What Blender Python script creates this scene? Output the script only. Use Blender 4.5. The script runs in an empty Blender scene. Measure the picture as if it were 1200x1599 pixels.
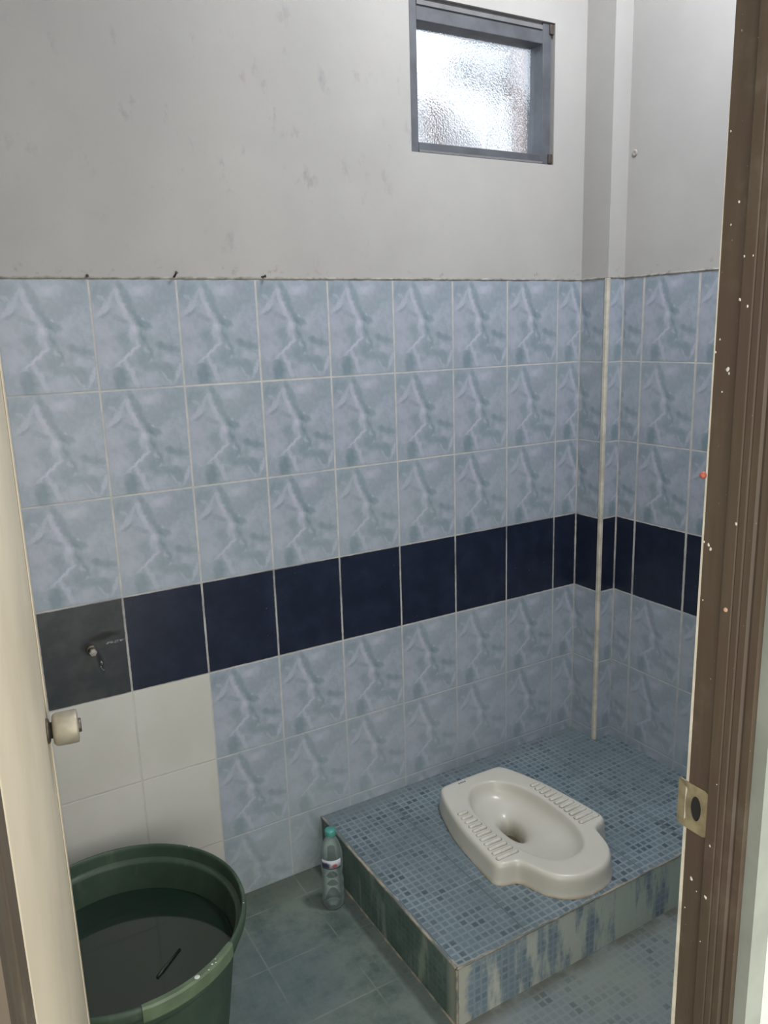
import bpy, bmesh, math, random
from mathutils import Vector, Matrix
random.seed(7)
S = bpy.context.scene
COL = S.collection

# ------------------------------------------------------------------ camera
cd = bpy.data.cameras.new('camera')
cam = bpy.data.objects.new('camera', cd)
COL.objects.link(cam)
cam.location = (-0.1774, -1.9463, 1.5667)
cam.rotation_euler = (1.3464, 0.0304, -0.5321)
cd.sensor_fit = 'VERTICAL'
cd.sensor_height = 36.0
cd.lens = 36.0 * 1249.93 / 1599.0
cd.clip_start = 0.02
S.camera = cam

# ------------------------------------------------------------------ world
W_STR = 1.0
OUT = 2.5
FILL_LAMP = (1.30, -0.80, 3.05)  # position of the ceiling lamp added as fill
FILL_LAMP_W = 31.0
w = bpy.data.worlds.new('sky')
S.world = w
w.use_nodes = True
nt = w.node_tree
bg = nt.nodes['Background']
tc = nt.nodes.new('ShaderNodeTexCoord')
sp = nt.nodes.new('ShaderNodeSeparateXYZ')
nt.links.new(tc.outputs['Generated'], sp.inputs[0])
rp = nt.nodes.new('ShaderNodeValToRGB')
def stop(p, c, k):
    e = rp.color_ramp.elements.new(p)
    e.color = (c[0] * k, c[1] * k, c[2] * k, 1)
WARM, SIDE, COOL = (1.0, .97, .88), (1.0, .96, .86), (.86, .95, 1.06)
e = rp.color_ramp.elements
e[0].position, e[0].color = 0.0, (3.3 * WARM[0], 3.3 * WARM[1], 3.3 * WARM[2], 1)     # stronger glow from behind the camera, added to light the room
e[1].position, e[1].color = 1.0, (OUT * COOL[0], OUT * COOL[1], OUT * COOL[2], 1)
stop(.20, WARM, 3.3)
stop(.36, SIDE, 1.3)
stop(.50, SIDE, 1.2)
stop(.56, COOL, OUT)        # open sky on the window side
mr = nt.nodes.new('ShaderNodeMapRange')
mr.inputs['From Min'].default_value = -1
mr.inputs['From Max'].default_value = 1
nt.links.new(sp.outputs['Y'], mr.inputs['Value'])
nt.links.new(mr.outputs[0], rp.inputs[0])
nt.links.new(rp.outputs[0], bg.inputs[0])
bg.inputs[1].default_value = W_STR

# daylight portals at the two openings (they only steer the sampling of the sky)
def portal(name, loc, rot, sx, sy):
    ld = bpy.data.lights.new(name, 'AREA')
    ld.shape = 'RECTANGLE'
    ld.size, ld.size_y = sx, sy
    ld.cycles.is_portal = True
    lo = bpy.data.objects.new(name, ld)
    lo.location, lo.rotation_euler = loc, rot
    COL.objects.link(lo)
portal('window_portal', (1.322, .132, 2.221), (math.radians(-90), 0, 0), .50, .38)
portal('door_portal', (.2, -1.47, 1.06), (math.radians(90), 0, 0), .80, 2.12)

# ------------------------------------------------------------------ exposure
S.view_settings.view_transform = 'Standard'
S.view_settings.look = 'None'
S.view_settings.gamma = 1
S.view_settings.exposure = 0.0
S.view_settings.use_curve_mapping = False
S.cycles.use_denoising = True
S.cycles.max_bounces = 10
S.cycles.diffuse_bounces = 6
S.cycles.transparent_max_bounces = 12
S.cycles.caustics_refractive = True
S.cycles.sample_clamp_indirect = 6.0


# ================================================================== helpers
def lin(r, g, b):
    f = lambda c: (c / 255 / 12.92) if c / 255 <= 0.04045 else ((c / 255 + 0.055) / 1.055) ** 2.4
    return (f(r), f(g), f(b), 1)


class NB:
    """small node builder"""
    def __init__(self, name):
        self.m = bpy.data.materials.new(name)
        self.m.use_nodes = True
        self.t = self.m.node_tree
        self.b = self.t.nodes['Principled BSDF']
        self.out = self.t.nodes['Material Output']
        self._p = None

    def n(self, kind, **kw):
        x = self.t.nodes.new(kind)
        for k, v in kw.items():
            setattr(x, k, v)
        return x

    def put(self, sock, v):
        if isinstance(v, bpy.types.NodeSocket):
            self.t.links.new(v, sock)
        else:
            sock.default_value = v

    def m_(self, op, a, b=0.0, c=0.0, clamp=False):
        x = self.n('ShaderNodeMath', operation=op, use_clamp=clamp)
        self.put(x.inputs[0], a)
        self.put(x.inputs[1], b)
        if op in ('MULTIPLY_ADD', 'COMPARE', 'WRAP', 'SMOOTH_MIN'):
            self.put(x.inputs[2], c)
        return x.outputs[0]

    def pos(self):
        if self._p is None:
            g = self.n('ShaderNodeNewGeometry')
            s = self.n('ShaderNodeSeparateXYZ')
            self.t.links.new(g.outputs['Position'], s.inputs[0])
            self._p = (s.outputs[0], s.outputs[1], s.outputs[2], g.outputs['Position'])
        return self._p

    def vec(self, x, y, z=0.0):
        c = self.n('ShaderNodeCombineXYZ')
        for i, v in enumerate((x, y, z)):
            self.put(c.inputs[i], v)
        return c.outputs[0]

    def noise(self, v, scale, detail=3.0, rough=0.5, color=False, w=None):
        x = self.n('ShaderNodeTexNoise')
        if w is not None:
            x.noise_dimensions = '4D'
            x.inputs['W'].default_value = w
        self.put(x.inputs['Vector'], v)
        x.inputs['Scale'].default_value = scale
        x.inputs['Detail'].default_value = detail
        x.inputs['Roughness'].default_value = rough
        return x.outputs['Color' if color else 'Fac']

    def ramp(self, v, a, b, lo=0.0, hi=1.0, smooth=True):
        x = self.n('ShaderNodeMapRange', interpolation_type='SMOOTHSTEP' if smooth else 'LINEAR')
        self.put(x.inputs['Value'], v)
        if a > b:
            a, b, lo, hi = b, a, hi, lo
        x.inputs['From Min'].default_value = a
        x.inputs['From Max'].default_value = b
        x.inputs['To Min'].default_value = lo
        x.inputs['To Max'].default_value = hi
        return x.outputs[0]

    def mix(self, f, a, b):
        x = self.n('ShaderNodeMix', data_type='RGBA')
        self.put(x.inputs[0], f)
        self.put(x.inputs[6], a)
        self.put(x.inputs[7], b)
        return x.outputs[2]

    def scale(self, col, k):
        x = self.n('ShaderNodeVectorMath', operation='SCALE')
        self.put(x.inputs[0], col)
        self.put(x.inputs['Scale'], k)
        return x.outputs[0]

    def bump(self, h, strength=0.3, dist=0.002):
        x = self.n('ShaderNodeBump')
        self.put(x.inputs['Height'], h)
        x.inputs['Strength'].default_value = strength
        x.inputs['Distance'].default_value = dist
        self.t.links.new(x.outputs[0], self.b.inputs['Normal'])

    def blob(self, v, cx, cy, rx, ry, deg=0.0, soft=0.5):
        """soft ellipse mask, 1 inside"""
        mp = self.n('ShaderNodeMapping', vector_type='TEXTURE')
        self.put(mp.inputs['Vector'], v)
        mp.inputs['Location'].default_value = (cx, cy, 0)
        mp.inputs['Rotation'].default_value = (0, 0, math.radians(deg))
        mp.inputs['Scale'].default_value = (rx, ry, 1)
        ln = self.n('ShaderNodeVectorMath', operation='LENGTH')
        self.t.links.new(mp.outputs[0], ln.inputs[0])
        return self.ramp(ln.outputs['Value'], 1.0 + soft * .5, 1.0 - soft)

    def fin(self, color=None, rough=None, metal=None, spec=None, coat=None):
        if color is not None:
            self.put(self.b.inputs['Base Color'], color)
        if rough is not None:
            self.put(self.b.inputs['Roughness'], rough)
        if metal is not None:
            self.put(self.b.inputs['Metallic'], metal)
        if spec is not None:
            self.put(self.b.inputs['Specular IOR Level'], spec)
        if coat is not None:
            self.put(self.b.inputs['Coat Weight'], coat)
        return self.m


def bx(bm, x0, x1, y0, y1, z0, z1):
    vs = [bm.verts.new(p) for p in ((x0, y0, z0), (x1, y0, z0), (x1, y1, z0), (x0, y1, z0),
                                    (x0, y0, z1), (x1, y0, z1), (x1, y1, z1), (x0, y1, z1))]
    for f in ((0, 3, 2, 1), (4, 5, 6, 7), (0, 1, 5, 4), (1, 2, 6, 5), (2, 3, 7, 6), (3, 0, 4, 7)):
        bm.faces.new([vs[i] for i in f])
    return vs


def prism(bm, pts, z0, z1):
    a = [bm.verts.new((x, y, z0)) for x, y in pts]
    b = [bm.verts.new((x, y, z1)) for x, y in pts]
    n = len(pts)
    for i in range(n):
        j = (i + 1) % n
        bm.faces.new((a[i], a[j], b[j], b[i]))
    bm.faces.new(list(reversed(a)))
    bm.faces.new(b)


def lathe(bm, prof, cx=0, cy=0, n=64, cap0=False, cap1=False, M=None):
    rings = []
    for r, z in prof:
        ring = []
        for k in range(n):
            a = 2 * math.pi * k / n
            p = Vector((cx + r * math.cos(a), cy + r * math.sin(a), z))
            if M is not None:
                p = M @ p
            ring.append(bm.verts.new(p))
        rings.append(ring)
    for i in range(len(rings) - 1):
        for k in range(n):
            j = (k + 1) % n
            bm.faces.new((rings[i][k], rings[i][j], rings[i + 1][j], rings[i + 1][k]))
    if cap0:
        bm.faces.new(list(reversed(rings[0])))
    if cap1:
        bm.faces.new(rings[-1])
    return rings


def obj(name, bm, m, parent=None, smooth=False, bevel=0, seg=2, loc=None):
    bmesh.ops.recalc_face_normals(bm, faces=bm.faces)
    me = bpy.data.meshes.new(name)
    bm.to_mesh(me)
    bm.free()
    me.materials.append(m)
    o = bpy.data.objects.new(name, me)
    COL.objects.link(o)
    if parent:
        o.parent = parent
        # geometry is written in world space: undo an offset parent
        o.matrix_parent_inverse = Matrix.Translation(-parent.location) if parent.type == 'EMPTY' and not parent.get('rot') else Matrix.Identity(4)
    if smooth:
        for p in me.polygons:
            p.use_smooth = True
    if bevel:
        b = o.modifiers.new('bevel', 'BEVEL')
        b.width = bevel
        b.segments = seg
        b.limit_method = 'ANGLE'
        b.angle_limit = math.radians(40)
    return o


def thing(name, label, cat, loc=(0, 0, 0), group=None):
    o = bpy.data.objects.new(name, None)
    o.empty_display_size = 0.05
    o.location = loc
    COL.objects.link(o)
    o['label'] = label
    o['category'] = cat
    if group:
        o['group'] = group
    return o


def tag(o, label, cat, group=None, kind=None):
    o['label'] = label
    o['category'] = cat
    if group:
        o['group'] = group
    if kind:
        o['kind'] = kind
    return o


def struct(o, label=None, cat=None):
    o['kind'] = 'structure'
    if label:
        o['label'] = label
        o['category'] = cat
    return o


def empty_struct(name, label, cat, loc=(0, 0, 0)):
    o = thing(name, label, cat, loc)
    o['kind'] = 'structure'
    return o


# ================================================================== dimensions
TOP = 1.698          # top of the tiling
TH = 0.251           # tile course
XC = 1.698           # pillar left face
PD = 0.113           # pillar depth
XR = 1.768           # right wall
PX, PY, PZ = 0.7017, -0.692, 0.158     # platform
CEIL = 3.12
YF = -1.36           # inner face of door wall
YO = -1.465          # outer face
XL = -0.40

# ================================================================== materials
PLASTER = (0.60, 0.595, 0.565, 1)


def plaster_nodes(B, x, z, P, smudge=True):
    n1 = B.noise(P, 2.2, 4, .55)
    c = B.mix(B.ramp(n1, .3, .7), (0.350, 0.345, 0.338, 1), (0.400, 0.393, 0.383, 1))
    if smudge:
        # grey finger smudges with shapes of their own
        v = B.vec(x, z)
        sm = B.noise(B.n('ShaderNodeVectorMath', operation='MULTIPLY').outputs[0], 1)
        mm = B.n('ShaderNodeVectorMath', operation='MULTIPLY')
        B.put(mm.inputs[0], v)
        mm.inputs[1].default_value = (1.6, 0.9, 1)
        s1 = B.ramp(B.noise(mm.outputs[0], 11, 5, .65, w=3.1), .57, .72)
        region = B.blob(v, 0.62, 2.05, 0.62, 0.34, 0, .9)
        f = B.m_('MULTIPLY', B.m_('MULTIPLY', s1, region), .62)
        c = B.mix(f, c, (0.20, 0.185, 0.195, 1))
        warm = B.ramp(B.noise(v, 3.0, 2, .5, w=9.0), .5, .7, 0, .25)
        c = B.mix(warm, c, (0.38, 0.352, 0.338, 1))
    # grime gathered just above the tiles
    near = B.ramp(z, TOP + .05, TOP, 0, 1)
    g = B.ramp(B.noise(P, 34, 5, .7), .56, .68)
    c = B.mix(B.m_('MULTIPLY', B.m_('MULTIPLY', near, g), .6), c, (0.20, 0.19, 0.16, 1))
    return c


def tile_material(name, axis, sign, off, back=False, corners=(), gw=1.0):
    """glazed cloud tiles in the lower part, painted plaster above"""
    B = NB(name)
    X, Y, Z, P = B.pos()
    U = B.m_('MULTIPLY_ADD', X if axis == 'x' else Y, sign, off)     # metres along the wall
    tu_raw = B.m_('DIVIDE', U, .2)
    tv_raw = B.m_('DIVIDE', B.m_('SUBTRACT', TOP, Z), TH)
    tu = B.m_('FRACT', tu_raw)
    row = B.m_('FLOOR', tv_raw)
    tv = B.m_('SUBTRACT', 1.0, B.m_('FRACT', tv_raw))
    colid = B.m_('FLOOR', tu_raw)
    loc = B.vec(tu, tv)
    # warped tile-local coordinates -> the same print on every tile
    wn = B.noise(loc, 6.5, 7, .68, color=True)
    sub = B.n('ShaderNodeVectorMath', operation='SUBTRACT')
    B.put(sub.inputs[0], wn)
    sub.inputs[1].default_value = (.5, .5, .5)
    sc = B.scale(sub.outputs[0], .15)
    add = B.n('ShaderNodeVectorMath', operation='ADD')
    B.put(add.inputs[0], loc)
    B.put(add.inputs[1], sc)
    wv = add.outputs[0]
    base = B.noise(wv, 2.6, 4, .55)
    val = B.ramp(base, .25, .75, -.22, .22, smooth=False)
    blobs = [  # soft patches: cx, cy, rx, ry, rot, strength
        (.33, .62, .10, .20, 12, .30), (.44, .48, .06, .14, 0, .35), (.10, .88, .15, .10, 0, -.45), (.25, .09, .085, .15, 4, -.95), (.56, .24, .17, .09, -15, -.45),
        (.35, .45, .09, .13, 20, -.50), (.80, .15, .13, .08, -20, -.5), (.80, .82, .22, .12, 0, -.30),
        (.62, .72, .12, .14, 20, -.25), (.84, .50, .08, .12, 10, -.2),
        (.60, .89, .14, .05, 0, .65), (.13, .30, .13, .10, 15, .45), (.66, .55, .10, .08, 0, .30),
        (.85, .27, .12, .05, -8, .55), (.13, .53, .10, .07, 0, .35), (.55, .08, .12, .05, 0, .25)]
    strokes = [  # drawn edges: x0, y0, x1, y1, half width, strength
        (.34, .96, .44, .72, .030, -.70), (.44, .74, .54, .56, .035, -.80), (.53, .575, .66, .575, .026, -.90),
        (.50, .50, .57, .42, .034, -1.0), (.70, .40, .96, .355, .020, -.85), (.09, .66, .20, .72, .014, -.75),
        (.24, .67, .40, .62, .016, -.60), (.58, .40, .64, .30, .022, -.60), (.08, .84, .16, .80, .012, .6),
        (.29, .92, .37, .74, .026, .80), (.36, .76, .50, .53, .030, .95), (.27, .90, .20, .80, .014, .6),
        (.21, .78, .05, .68, .020, .85), (.44, .60, .40, .44, .035, .60), (.50, .50, .50, .38, .026, .75),
        (.49, .38, .28, .27, .013, 1.0), (.28, .27, .18, .20, .014, .7), (.33, .26, .45, .02, .020, .75),
        (.55, .36, .62, .33, .012, .7), (.60, .25, .66, .27, .010, .6), (.98, .22, .90, .06, .018, .85),
        (.73, .16, .84, .04, .012, .6), (.57, .64, .60, .625, .010, .6)]
    for x0, y0, x1, y1, hw, st in strokes:
        blobs.append(((x0 + x1) / 2, (y0 + y1) / 2, math.hypot(x1 - x0, y1 - y0) * .62, hw * 1.75,
                      math.degrees(math.atan2(y1 - y0, x1 - x0)), st))
    for cx, cy, rx, ry, rt, st in blobs:
        mk = B.blob(wv, cx, cy, rx, ry, rt, .6)
        val = B.m_('MULTIPLY_ADD', mk, st * .52, val)
    fine = B.noise(wv, 14, 5, .6)
    val = B.m_('MULTIPLY_ADD', B.m_('SUBTRACT', fine, .5), .75, val)
    cr = B.n('ShaderNodeValToRGB')
    B.put(cr.inputs[0], B.ramp(val, -.75, .75, 0, 1, smooth=False))
    e = cr.color_ramp.elements
    e[0].position, e[0].color = 0.04, (0.165, 0.228, 0.270, 1)
    e[1].position, e[1].color = 1.0, (0.46, 0.475, 0.575, 1)
    m1 = e.new(.38); m1.color = (0.250, 0.305, 0.355, 1)
    m2 = e.new(.62); m2.color = (0.340, 0.375, 0.450, 1)
    tile = cr.outputs[0]
    # lilac cast in broad patches of each print
    lil = B.ramp(B.noise(loc, 2.1, 2, .5, w=5), .48, .66, 0, .45)
    tile = B.mix(lil, tile, (0.345, 0.350, 0.430, 1))
    # soap scum, broad and uneven over the wall
    scum = B.ramp(B.noise(P, 2.6, 5, .6), .42, .72, 0, .30)
    low = B.ramp(Z, .75, .2, 0, .25)
    tile = B.mix(B.m_('ADD', scum, low), tile, (0.36, 0.42, 0.45, 1))
    # navy band (4th course)
    bn = B.noise(P, 14, 5, .65)
    navy = B.mix(B.ramp(bn, .35, .75), (0.010, 0.0145, 0.032, 1), (0.018, 0.025, 0.049, 1))
    sp_ = B.ramp(B.noise(P, 120, 2, .5), .74, .79)
    navy = B.mix(B.m_('MULTIPLY', sp_, .5), navy, (.3, .33, .36, 1))
    if back:
        # first tile of the band is worn and greyed, with a gouge around the pipe stub
        first = B.m_('LESS_THAN', X, .2)
        grey = B.mix(B.ramp(B.noise(P, 18, 5, .6), .35, .7), (0.025, 0.031, 0.037, 1), (0.046, 0.050, 0.053, 1))
        navy = B.mix(first, navy, grey)
        v2 = B.vec(X, Z)
        nn = B.n('ShaderNodeVectorMath', operation='ADD')
        B.put(nn.inputs[0], v2)
        B.put(nn.inputs[1], B.scale(B.noise(P, 40, 3, .6, color=True), .012))
        v3 = nn.outputs[0]
        g1 = B.blob(v3, .150, .862, .045, .010, 5, .6)
        g2 = B.blob(v3, .112, .842, .016, .018, 0, .7)
        g3 = B.blob(v3, .138, .800, .007, .030, 10, .6)
        gg = B.m_('MAXIMUM', g1, B.m_('MAXIMUM', g2, g3))
        navy = B.mix(gg, navy, (0.006, 0.007, 0.008, 1))
        w1 = B.blob(v3, .178, .843, .022, .0035, 4, .4)
        w2 = B.blob(v3, .142, .786, .0035, .014, 5, .4)
        ws = B.m_('MULTIPLY', B.m_('MAXIMUM', w1, w2), B.ramp(B.noise(P, 90, 2, .5), .45, .6))
        navy = B.mix(ws, navy, (.33, .42, .42, 1))
    isband = B.m_('COMPARE', row, 3.0, .1)
    col = B.mix(isband, tile, navy)
    # grout
    wob = B.m_('MULTIPLY', B.m_('SUBTRACT', B.noise(P, 60, 3, .6), .5), .010)
    du = B.m_('MULTIPLY', B.m_('MINIMUM', tu, B.m_('SUBTRACT', 1.0, tu)), .2)
    dv = B.m_('MULTIPLY', B.m_('MINIMUM', tv, B.m_('SUBTRACT', 1.0, tv)), TH)
    gu = B.ramp(B.m_('ADD', du, B.m_('MULTIPLY', wob, .35)), .0034 * gw, .0018 * gw)
    for cv in corners:      # grout standing in the inner corners
        dc = B.m_('ABSOLUTE', B.m_('SUBTRACT', X if axis == 'x' else Y, cv))
        gu = B.m_('MAXIMUM', gu, B.ramp(B.m_('ADD', dc, B.m_('MULTIPLY', wob, .5)), .0050, .0030))
    gv = B.ramp(B.m_('ADD', dv, B.m_('MULTIPLY', wob, .35)), .0030, .0014)
    gm = B.m_('MAXIMUM', gu, gv)
    fade = B.m_('MULTIPLY', B.ramp(B.noise(P, 5, 4, .6), .3, .6, .35, 1), B.ramp(Z, .25, .75, .45, 1))
    gcol = B.mix(B.ramp(B.noise(P, 30, 4, .6), .3, .7), (0.40, 0.40, 0.40, 1), (0.54, 0.52, 0.49, 1))
    col = B.mix(B.m_('MULTIPLY', gm, fade), col, gcol)
    if back:
        # four plain white replacement tiles at the lower left
        wm = B.m_('MULTIPLY', B.m_('LESS_THAN', X, .4), B.m_('GREATER_THAN', row, 3.5))
        wt = B.mix(B.ramp(B.noise(P, 3, 4, .55), .35, .7), (0.50, 0.495, 0.46, 1), (0.56, 0.555, 0.53, 1))
        dg = B.m_('MULTIPLY', gm, B.ramp(B.noise(P, 12, 3, .6), .35, .65, .05, .35))
        wt = B.mix(dg, wt, (0.30, 0.29, 0.27, 1))
        col = B.mix(wm, col, wt)
    # uneven grey-green tone, stronger towards the floor
    gr = B.m_('MULTIPLY', B.ramp(Z, .22, .0, 0, 1), B.ramp(B.noise(P, 9, 5, .65), .35, .65, .1, .6))
    col = B.mix(gr, col, (0.20, 0.235, 0.20, 1))
    # plaster above
    up = B.m_('GREATER_THAN', B.m_('ADD', Z, B.m_('MULTIPLY', wob, .5)), TOP)
    pc = plaster_nodes(B, X, Z, P, back)
    col = B.mix(up, col, pc)
    rg = B.mix(up, B.mix(gm, (.30, .30, .30, 1), (.8, .8, .8, 1)), (.85, .85, .85, 1))
    s = B.n('ShaderNodeSeparateColor')
    B.put(s.inputs[0], rg)
    h = B.m_('MULTIPLY', gm, B.m_('SUBTRACT', 1.0, up))
    h = B.m_('ADD', B.m_('MULTIPLY', h, -1.0), B.m_('MULTIPLY', B.m_('MULTIPLY', B.noise(P, 25, 4, .6), up), .8))
    B.bump(h, .35, .0015)
    return B.fin(col, s.outputs[0], spec=.35)


def plain(name, c, rough=.6, metal=0, var=.12, scale=6, spec=.5, bump=0, bs=60):
    B = NB(name)
    P = B.pos()[3]
    a = tuple(x * (1 - var) for x in c[:3]) + (1,)
    b = tuple(min(1, x * (1 + var)) for x in c[:3]) + (1,)
    col = B.mix(B.ramp(B.noise(P, scale, 4, .6), .3, .7), a, b)
    if bump:
        B.bump(B.noise(P, bs, 4, .6), bump, .001)
    return B.fin(col, rough, metal, spec)


def mosaic_material(name, kind):
    """glazed floor tile printed with small mosaic squares; kind = top / front / side / floor"""
    B = NB(name)
    X, Y, Z, P = B.pos()
    if kind == 'top':
        a, b = B.m_('SUBTRACT', X, .71), B.m_('ADD', Y, .072 + 1)
        pa = pb = .2
    elif kind == 'floor':
        a, b = B.m_('ADD', X, 1.0), B.m_('ADD', Y, .295 + 2)
    elif kind == 'front':
        a, b = B.m_('SUBTRACT', X, .71), Z
    else:
        a, b = B.m_('ADD', Y, .072 + 1), Z
    pit = .02
    fa, fb = B.m_('DIVIDE', a, pit), B.m_('DIVIDE', b, pit)
    ta, tb = B.m_('FRACT', fa), B.m_('FRACT', fb)
    da = B.m_('MINIMUM', ta, B.m_('SUBTRACT', 1.0, ta))
    db = B.m_('MINIMUM', tb, B.m_('SUBTRACT', 1.0, tb))
    wob = B.m_('MULTIPLY', B.m_('SUBTRACT', B.noise(P, 140, 2, .5), .5), .14)
    line = B.ramp(B.m_('ADD', B.m_('MINIMUM', da, db), wob), .19, .10)     # 1 on printed joints
    wn = B.n('ShaderNodeTexWhiteNoise', noise_dimensions='2D')
    B.put(wn.inputs['Vector'], B.vec(B.m_('FLOOR', fa), B.m_('FLOOR', fb)))
    rnd = wn.outputs['Value']
    clump = B.noise(B.vec(a, b), 9, 3, .6)
    dark = B.ramp(B.m_('ADD', B.m_('MULTIPLY', rnd, .55), B.m_('MULTIPLY', clump, .8)), .62, 1.0)
    sq = B.mix(dark, (0.132, 0.178, 0.208, 1), (0.050, 0.072, 0.100, 1))
    joint = (0.225, 0.275, 0.300, 1)
    col = B.mix(B.m_('MULTIPLY', line, .85), sq, joint)
    # 20 cm seams
    ga, gb = B.m_('FRACT', B.m_('DIVIDE', a, .2)), B.m_('FRACT', B.m_('DIVIDE', b, .2))
    ea = B.m_('MULTIPLY', B.m_('MINIMUM', ga, B.m_('SUBTRACT', 1.0, ga)), .2)
    eb = B.m_('MULTIPLY', B.m_('MINIMUM', gb, B.m_('SUBTRACT', 1.0, gb)), .2)
    if kind in ('front', 'side'):
        eb = B.m_('ADD', eb, 1.0)
    sa = B.ramp(ea, .0028, .0014)
    sb = B.ramp(eb, .0028, .0014)
    n5 = B.noise(P, 5, 5, .6)
    n2 = B.noise(P, 2.3, 4, .6, w=2)
    if kind == 'top':
        worn = B.ramp(n5, .46, .66, 0, .62)
        col = B.mix(worn, col, (0.130, 0.175, 0.198, 1))
        green = B.ramp(n2, .44, .64, 0, .45)
        col = B.mix(green, col, (0.092, 0.125, 0.128, 1))
        col = B.mix(B.m_('MULTIPLY', sa, .65), col, (0.055, 0.075, 0.075, 1))
        col = B.mix(B.m_('MULTIPLY', sb, .22), col, (0.30, 0.33, 0.34, 1))
        gl = B.ramp(B.noise(P, 22, 5, .6), .35, .65, -.003, .005)
        e1 = B.m_('ADD', B.m_('SUBTRACT', X, PX), gl)
        e2 = B.m_('ADD', B.m_('SUBTRACT', Y, PY), gl)
        em = B.ramp(B.m_('MINIMUM', e1, e2), .0085, .005)
        ec = B.mix(B.ramp(B.noise(P, 14, 3, .6), .4, .65), (0.16, 0.18, 0.17, 1), (0.34, 0.32, 0.28, 1))
        col = B.mix(B.m_('MULTIPLY', em, .8), col, ec)
        # grime along the wall
        wl = B.m_('MULTIPLY', B.ramp(Y, -.09, -.0, 0, 1), B.ramp(B.noise(P, 12, 4, .6), .3, .6, .3, .8))
        col = B.mix(wl, col, (0.135, 0.165, 0.175, 1))
        rough = .42
    elif kind == 'floor':
        # the print survives on the right, rubbed off and greened on the left
        right = B.ramp(X, .62, .80)
        vis = B.m_('MULTIPLY', B.ramp(n5, .40, .66, 1, .25), B.m_('MULTIPLY_ADD', right, .70, .13))
        nf = B.noise(P, 24, 6, .75)
        smear = B.mix(B.ramp(B.m_('ADD', B.m_('MULTIPLY', n5, .6), B.m_('MULTIPLY', nf, .4)), .38, .62), (0.050, 0.078, 0.062, 1), (0.160, 0.190, 0.160, 1))
        patch = B.ramp(n2, .42, .62)
        cen = B.blob(B.vec(X, Y), .42, -.36, .24, .26, 0, .8)
        smear = B.mix(B.m_('MULTIPLY', B.m_('MAXIMUM', B.m_('MULTIPLY', patch, .5), cen), .62), smear, (0.075, 0.108, 0.124, 1))
        wall_dirt = B.m_('MULTIPLY', B.ramp(Y, -.16, -.01), B.ramp(nf, .3, .6, .3, .9))
        smear = B.mix(wall_dirt, smear, (0.070, 0.080, 0.060, 1))
        bluish = B.mix(B.ramp(n2, .4, .6), (0.205, 0.235, 0.21, 1), (0.205, 0.23, 0.23, 1))
        smear = B.mix(right, smear, bluish)
        sq2 = B.mix(dark, (0.150, 0.185, 0.195, 1), (0.075, 0.10, 0.105, 1))
        col = B.mix(B.m_('MULTIPLY', line, .9), sq2, (0.185, 0.22, 0.22, 1))
        col = B.mix(vis, smear, col)
        sm = B.m_('MULTIPLY', B.m_('MAXIMUM', sa, sb), B.ramp(B.noise(P, 7, 4, .6), .4, .65, .0, .55))
        col = B.mix(sm, col, (0.19, 0.22, 0.19, 1))
        # darker, browner floor towards the foot of the platform
        d1 = B.m_('SUBTRACT', PY, Y)
        f1 = B.m_('MULTIPLY', B.ramp(d1, .05, .0), B.m_('MULTIPLY', B.m_('GREATER_THAN', d1, -.001), B.m_('GREATER_THAN', X, PX)))
        f1 = B.m_('MULTIPLY', f1, B.ramp(B.noise(P, 16, 4, .6), .3, .6, .25, .85))
        col = B.mix(f1, col, (0.085, 0.085, 0.065, 1))
        rough = .38
    else:
        scum_n = B.noise(B.vec(B.m_('MULTIPLY', a, 1.0), B.m_('MULTIPLY', b, .22)), 16, 5, .6)
        if kind == 'front':
            t = B.ramp(X, PX, PX + .62)
            thr = B.m_('ADD', scum_n, B.m_('MULTIPLY', t, .11))
            scum = B.ramp(thr, .48, .62, 0, .86)
            scol = B.mix(t, (0.50, 0.52, 0.46, 1), (0.42, 0.48, 0.43, 1))
            col = B.mix(.45, col, (0.22, 0.29, 0.36, 1))  # front print lightened to make up for the weak light there
            col = B.mix(scum, col, scol)
            edge = B.ramp(B.m_('ADD', B.m_('SUBTRACT', X, PX), B.ramp(B.noise(P, 20, 4, .6), .3, .7, -.012, .012)), .045, .025)
            col = B.mix(B.m_('MULTIPLY', edge, .85), col, (0.42, 0.42, 0.36, 1))
        else:
            scum = B.ramp(scum_n, .52, .66, 0, .8)
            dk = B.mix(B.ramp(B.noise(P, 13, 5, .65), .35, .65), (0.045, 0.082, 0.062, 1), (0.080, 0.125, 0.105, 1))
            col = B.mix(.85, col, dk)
            col = B.mix(scum, col, (0.215, 0.26, 0.22, 1))
            edge = B.ramp(B.m_('SUBTRACT', Y, PY), .05, .02)
            col = B.mix(B.m_('MULTIPLY', edge, .8), col, (0.25, 0.27, 0.23, 1))
        topl = B.ramp(Z, PZ - .012, PZ - .004)
        col = B.mix(B.m_('MULTIPLY', topl, .35), col, (0.30, 0.29, 0.25, 1))
        rough = .5
    h = B.m_('ADD', B.m_('MAXIMUM', sa, sb), B.m_('MULTIPLY', line, .25))
    B.bump(h, -.25 if False else .18, .001)
    return B.fin(col, rough, spec=.35)


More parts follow.
